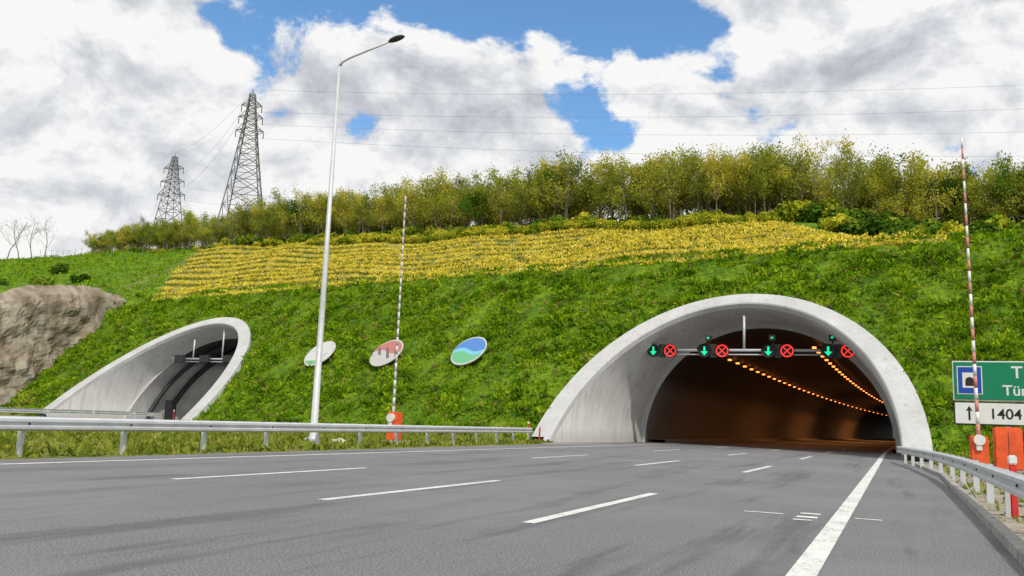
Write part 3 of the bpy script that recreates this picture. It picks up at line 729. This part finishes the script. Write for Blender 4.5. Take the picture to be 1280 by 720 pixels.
# ------------------------------------------------------------------ pylons
def beam_geo(V,F,p,q,w):
    tube_geo([p,q],[w,w],4,V,F,cap=False)
def pylon(name,x,y,H,bw,rz,arms):
    V=[];F=[]
    def hw(z):
        t=z/H; return bw/2*(1-t)**1.15+0.55 if t<1 else 0.4
    zs=[0]
    z=0; step=H*0.15
    while z<H*0.97: z+=step; step*=0.86; step=max(step,1.2); zs.append(min(z,H))
    C=[(-1,-1),(1,-1),(1,1),(-1,1)]
    for a,b in zip(zs[:-1],zs[1:]):
        wa,wb=hw(a),hw(b)
        for i in range(4):
            p=Vector((C[i][0]*wa,C[i][1]*wa,a)); q=Vector((C[i][0]*wb,C[i][1]*wb,b)); beam_geo(V,F,p,q,0.13)
            j=(i+1)%4
            p2=Vector((C[j][0]*wa,C[j][1]*wa,a)); q2=Vector((C[j][0]*wb,C[j][1]*wb,b))
            beam_geo(V,F,p,q2,0.07); beam_geo(V,F,p2,q,0.07); beam_geo(V,F,q,q2,0.07)
    tipz=[]
    for za,L in arms:
        w=hw(za)
        for sgn in (-1,1):
            tip=Vector((sgn*L,0,za+0.3)); tipz.append(tip)
            for cy in (-1,1):
                beam_geo(V,F,Vector((sgn*w,cy*w,za)),tip,0.08); beam_geo(V,F,Vector((sgn*w,cy*w,za+1.4)),tip,0.08)
                beam_geo(V,F,Vector((sgn*w,cy*w,za)),Vector((sgn*(w+L)/2,0,za+0.9)),0.06)
            beam_geo(V,F,tip,tip-Vector((0,0,1.6)),0.11)
    beam_geo(V,F,Vector((0,0,H*0.96)),Vector((0,0,H+1.0)),0.1)
    z0=float(terr(x,y))-0.5
    o=mesh_obj(name,V,F,M_steel,None,(x,y,z0)); o.rotation_euler[2]=rz
    Mx=Matrix.Translation((x,y,z0))@Matrix.Rotation(rz,4,'Z')
    return [Mx@(t-Vector((0,0,1.6))) for t in tipz],Mx@Vector((0,0,H+1))
t1,top1=pylon('power_pylon',-131,149,37,9.5,0.55,[(28,3.0),(31.2,2.6),(34,2.2)])
t2,top2=pylon('power_pylon.001',-180,176,29.5,7.0,0.3,[(18.5,3.9),(22.2,3.4),(26,2.8)])
t3,top3=pylon('power_pylon.002',-93.5,250,36,6,0.3,[(29.5,2.6),(32,2.2),(34,1.6)])
def wires(name,pairs,r=0.03,sag=5):
    V=[];F=[]
    for a,b in pairs:
        pts=[]
        for i in range(41):
            t=i/40; p=Vector(a).lerp(Vector(b),t); p.z-=sag*4*t*(1-t); pts.append(p)
        tube_geo(pts,[r]*41,4,V,F,cap=False)
    return mesh_obj(name,V,F,M_wire)
wires('power_lines',[(top1,(150,230,80)),(t1[4],(150,230,75)),(t1[2],(150,228,68)),(t1[0],(150,226,61))],0.022,5)
wires('power_lines.001',[(t1[4],t2[5]),(t1[2],t2[3]),(top1,top2)],0.024,2)
wires('power_lines.002',[(t2[1],t3[1]),(t2[3],t3[3])],0.022,5)
fe=empty('wire_fence')
V=[];F=[]
pr=None
for i in range(30):
    x=-200+i*3.0; y=float(Rr(x))-1; z=float(terr(x,y)); tube_geo([(x,y,z-0.2),(x,y,z+1.9)],[0.05,0.05],4,V,F,False)
    if pr:
        for h in (0.5,1.1,1.7): tube_geo([(pr[0],pr[1],pr[2]+h),(x,y,z+h)],[0.015,0.015],3,V,F,False)
    pr=(x,y,z)
mesh_obj('posts_and_wires',V,F,M_steel,fe)

# ------------------------------------------------------------------ world
SUN_AZ=math.radians(138); SUN_EL=math.radians(50)
w=bpy.data.worlds.new('World'); scene.world=w; w.use_nodes=True; nt=w.node_tree; nt.nodes.clear()
try: w.cycles.sampling_method='MANUAL'; w.cycles.sample_map_resolution=256
except Exception: pass
out=N(nt,'ShaderNodeOutputWorld'); bg=N(nt,'ShaderNodeBackground'); bg.inputs[1].default_value=0.1
sky=N(nt,'ShaderNodeTexSky',sky_type='NISHITA'); sky.sun_disc=False; sky.sun_elevation=SUN_EL; sky.sun_rotation=SUN_AZ; sky.air_density=1.0; sky.dust_density=0.3; sky.ozone_density=2.0
tc=N(nt,'ShaderNodeTexCoord').outputs['Generated']
vm=N(nt,'ShaderNodeVectorMath',operation='NORMALIZE'); link(nt,tc,vm.inputs[0]); D=vm.outputs[0]
def dens(off,det):
    v=mapping(nt,D,(1,1,1.5),off)
    a=noise(nt,v,2.6,1,0.5,0.0); b=noise(nt,v,7.5,det,0.6,0.2)
    return mth(nt,'ADD',mth(nt,'MULTIPLY',a,0.3),mth(nt,'MULTIPLY',b,0.7))
d0=dens((0,0,0),8)
sd=Vector((math.sin(SUN_AZ)*math.cos(SUN_EL),math.cos(SUN_AZ)*math.cos(SUN_EL),math.sin(SUN_EL)))
d1=dens((0.012,-0.006,0.04),6)
cov=None
for (dv,rad,amt) in (((-0.80,1,0.62),0.13,0.24),((-0.42,1,0.55),0.11,0.21),((-0.24,1,0.47),0.065,0.165),((-0.15,1,0.43),0.05,0.16),((-0.37,1,0.40),0.04,0.155),((-0.31,1,0.355),0.035,0.14),((-0.665,1,0.407),0.025,0.1),((-0.12,1,0.34),0.035,0.1),((-0.62,1,0.68),0.12,0.16),
    ((-0.60,1,0.46),0.10,-0.1),((-0.42,1,0.40),0.05,-0.06),((-0.30,1,0.42),0.04,-0.06),((-0.5,1,0.33),0.12,-0.08),((-0.2,1,0.33),0.08,-0.06),((0.0,1,0.45),0.14,-0.1),((-1.1,1,0.45),0.25,-0.12)):
    vv=Vector(dv).normalized(); ds=N(nt,'ShaderNodeVectorMath',operation='DISTANCE'); link(nt,D,ds.inputs[0]); ds.inputs[1].default_value=vv
    g=mth(nt,'MULTIPLY',mth(nt,'SUBTRACT',1.0,sstep(nt,ds.outputs['Value'],0.0,rad*1.7)),amt); cov=g if cov is None else mth(nt,'ADD',cov,g)
dd=mth(nt,'SUBTRACT',d0,cov)
alpha=sstep(nt,dd,0.375,0.44)
lit=mth(nt,'MULTIPLY',mth(nt,'SUBTRACT',d0,d1),3.6)
base=noise(nt,mapping(nt,D,(1,1,2.0),(3,1,0)),2.6,3,0.5)
thick_=sstep(nt,dd,0.45,0.68)
br=mth(nt,'ADD',mth(nt,'SUBTRACT',1.0,mth(nt,'MULTIPLY',thick_,0.18)),lit)
br=mth(nt,'SUBTRACT',br,mth(nt,'MULTIPLY',sstep(nt,base,0.42,0.66),0.26))
cl=ramp(nt,br,[(0.3,(0.48,0.50,0.55)),(0.62,(0.70,0.72,0.76)),(0.9,(0.97,0.97,0.965))])
cl10=N(nt,'ShaderNodeVectorMath',operation='SCALE'); link(nt,cl,cl10.inputs[0]); cl10.inputs['Scale'].default_value=9.7
skt=mixc(nt,1.0,sky.outputs[0],(1.2,1.6,1.8),'MULTIPLY')
col=mixc(nt,alpha,skt,cl10.outputs[0])
link(nt,col,bg.inputs[0]); link(nt,bg.outputs[0],out.inputs[0])
sl=bpy.data.lights.new('sun','SUN'); sl.energy=3.2; sl.angle=math.radians(2.0); sl.color=(1.0,0.96,0.88)
so=bpy.data.objects.new('sun',sl); COL.objects.link(so); so.rotation_euler=(-sd).to_track_quat('-Z','Y').to_euler()

# ------------------------------------------------------------------ camera
cam=bpy.data.cameras.new('camera'); co=bpy.data.objects.new('camera',cam); COL.objects.link(co)
yaw=math.radians(23.7); pitch=math.radians(8.72); roll=math.radians(2.15)
F_=Vector((-math.sin(yaw)*math.cos(pitch),math.cos(yaw)*math.cos(pitch),math.sin(pitch)))
R0=Vector((math.cos(yaw),math.sin(yaw),0)); U0=R0.cross(F_)
Rv=R0*math.cos(roll)+U0*math.sin(roll); Uv=U0*math.cos(roll)-R0*math.sin(roll)
mw=Matrix((Rv,Uv,-F_)).transposed().to_4x4(); mw.translation=Vector((0,0,1.15)); co.matrix_world=mw
cam.sensor_width=36; cam.lens=36*1095/1280; cam.clip_end=4000; cam.clip_start=0.05
scene.camera=co
scene.view_settings.view_transform='Standard'; scene.view_settings.look='None'; scene.view_settings.exposure=0
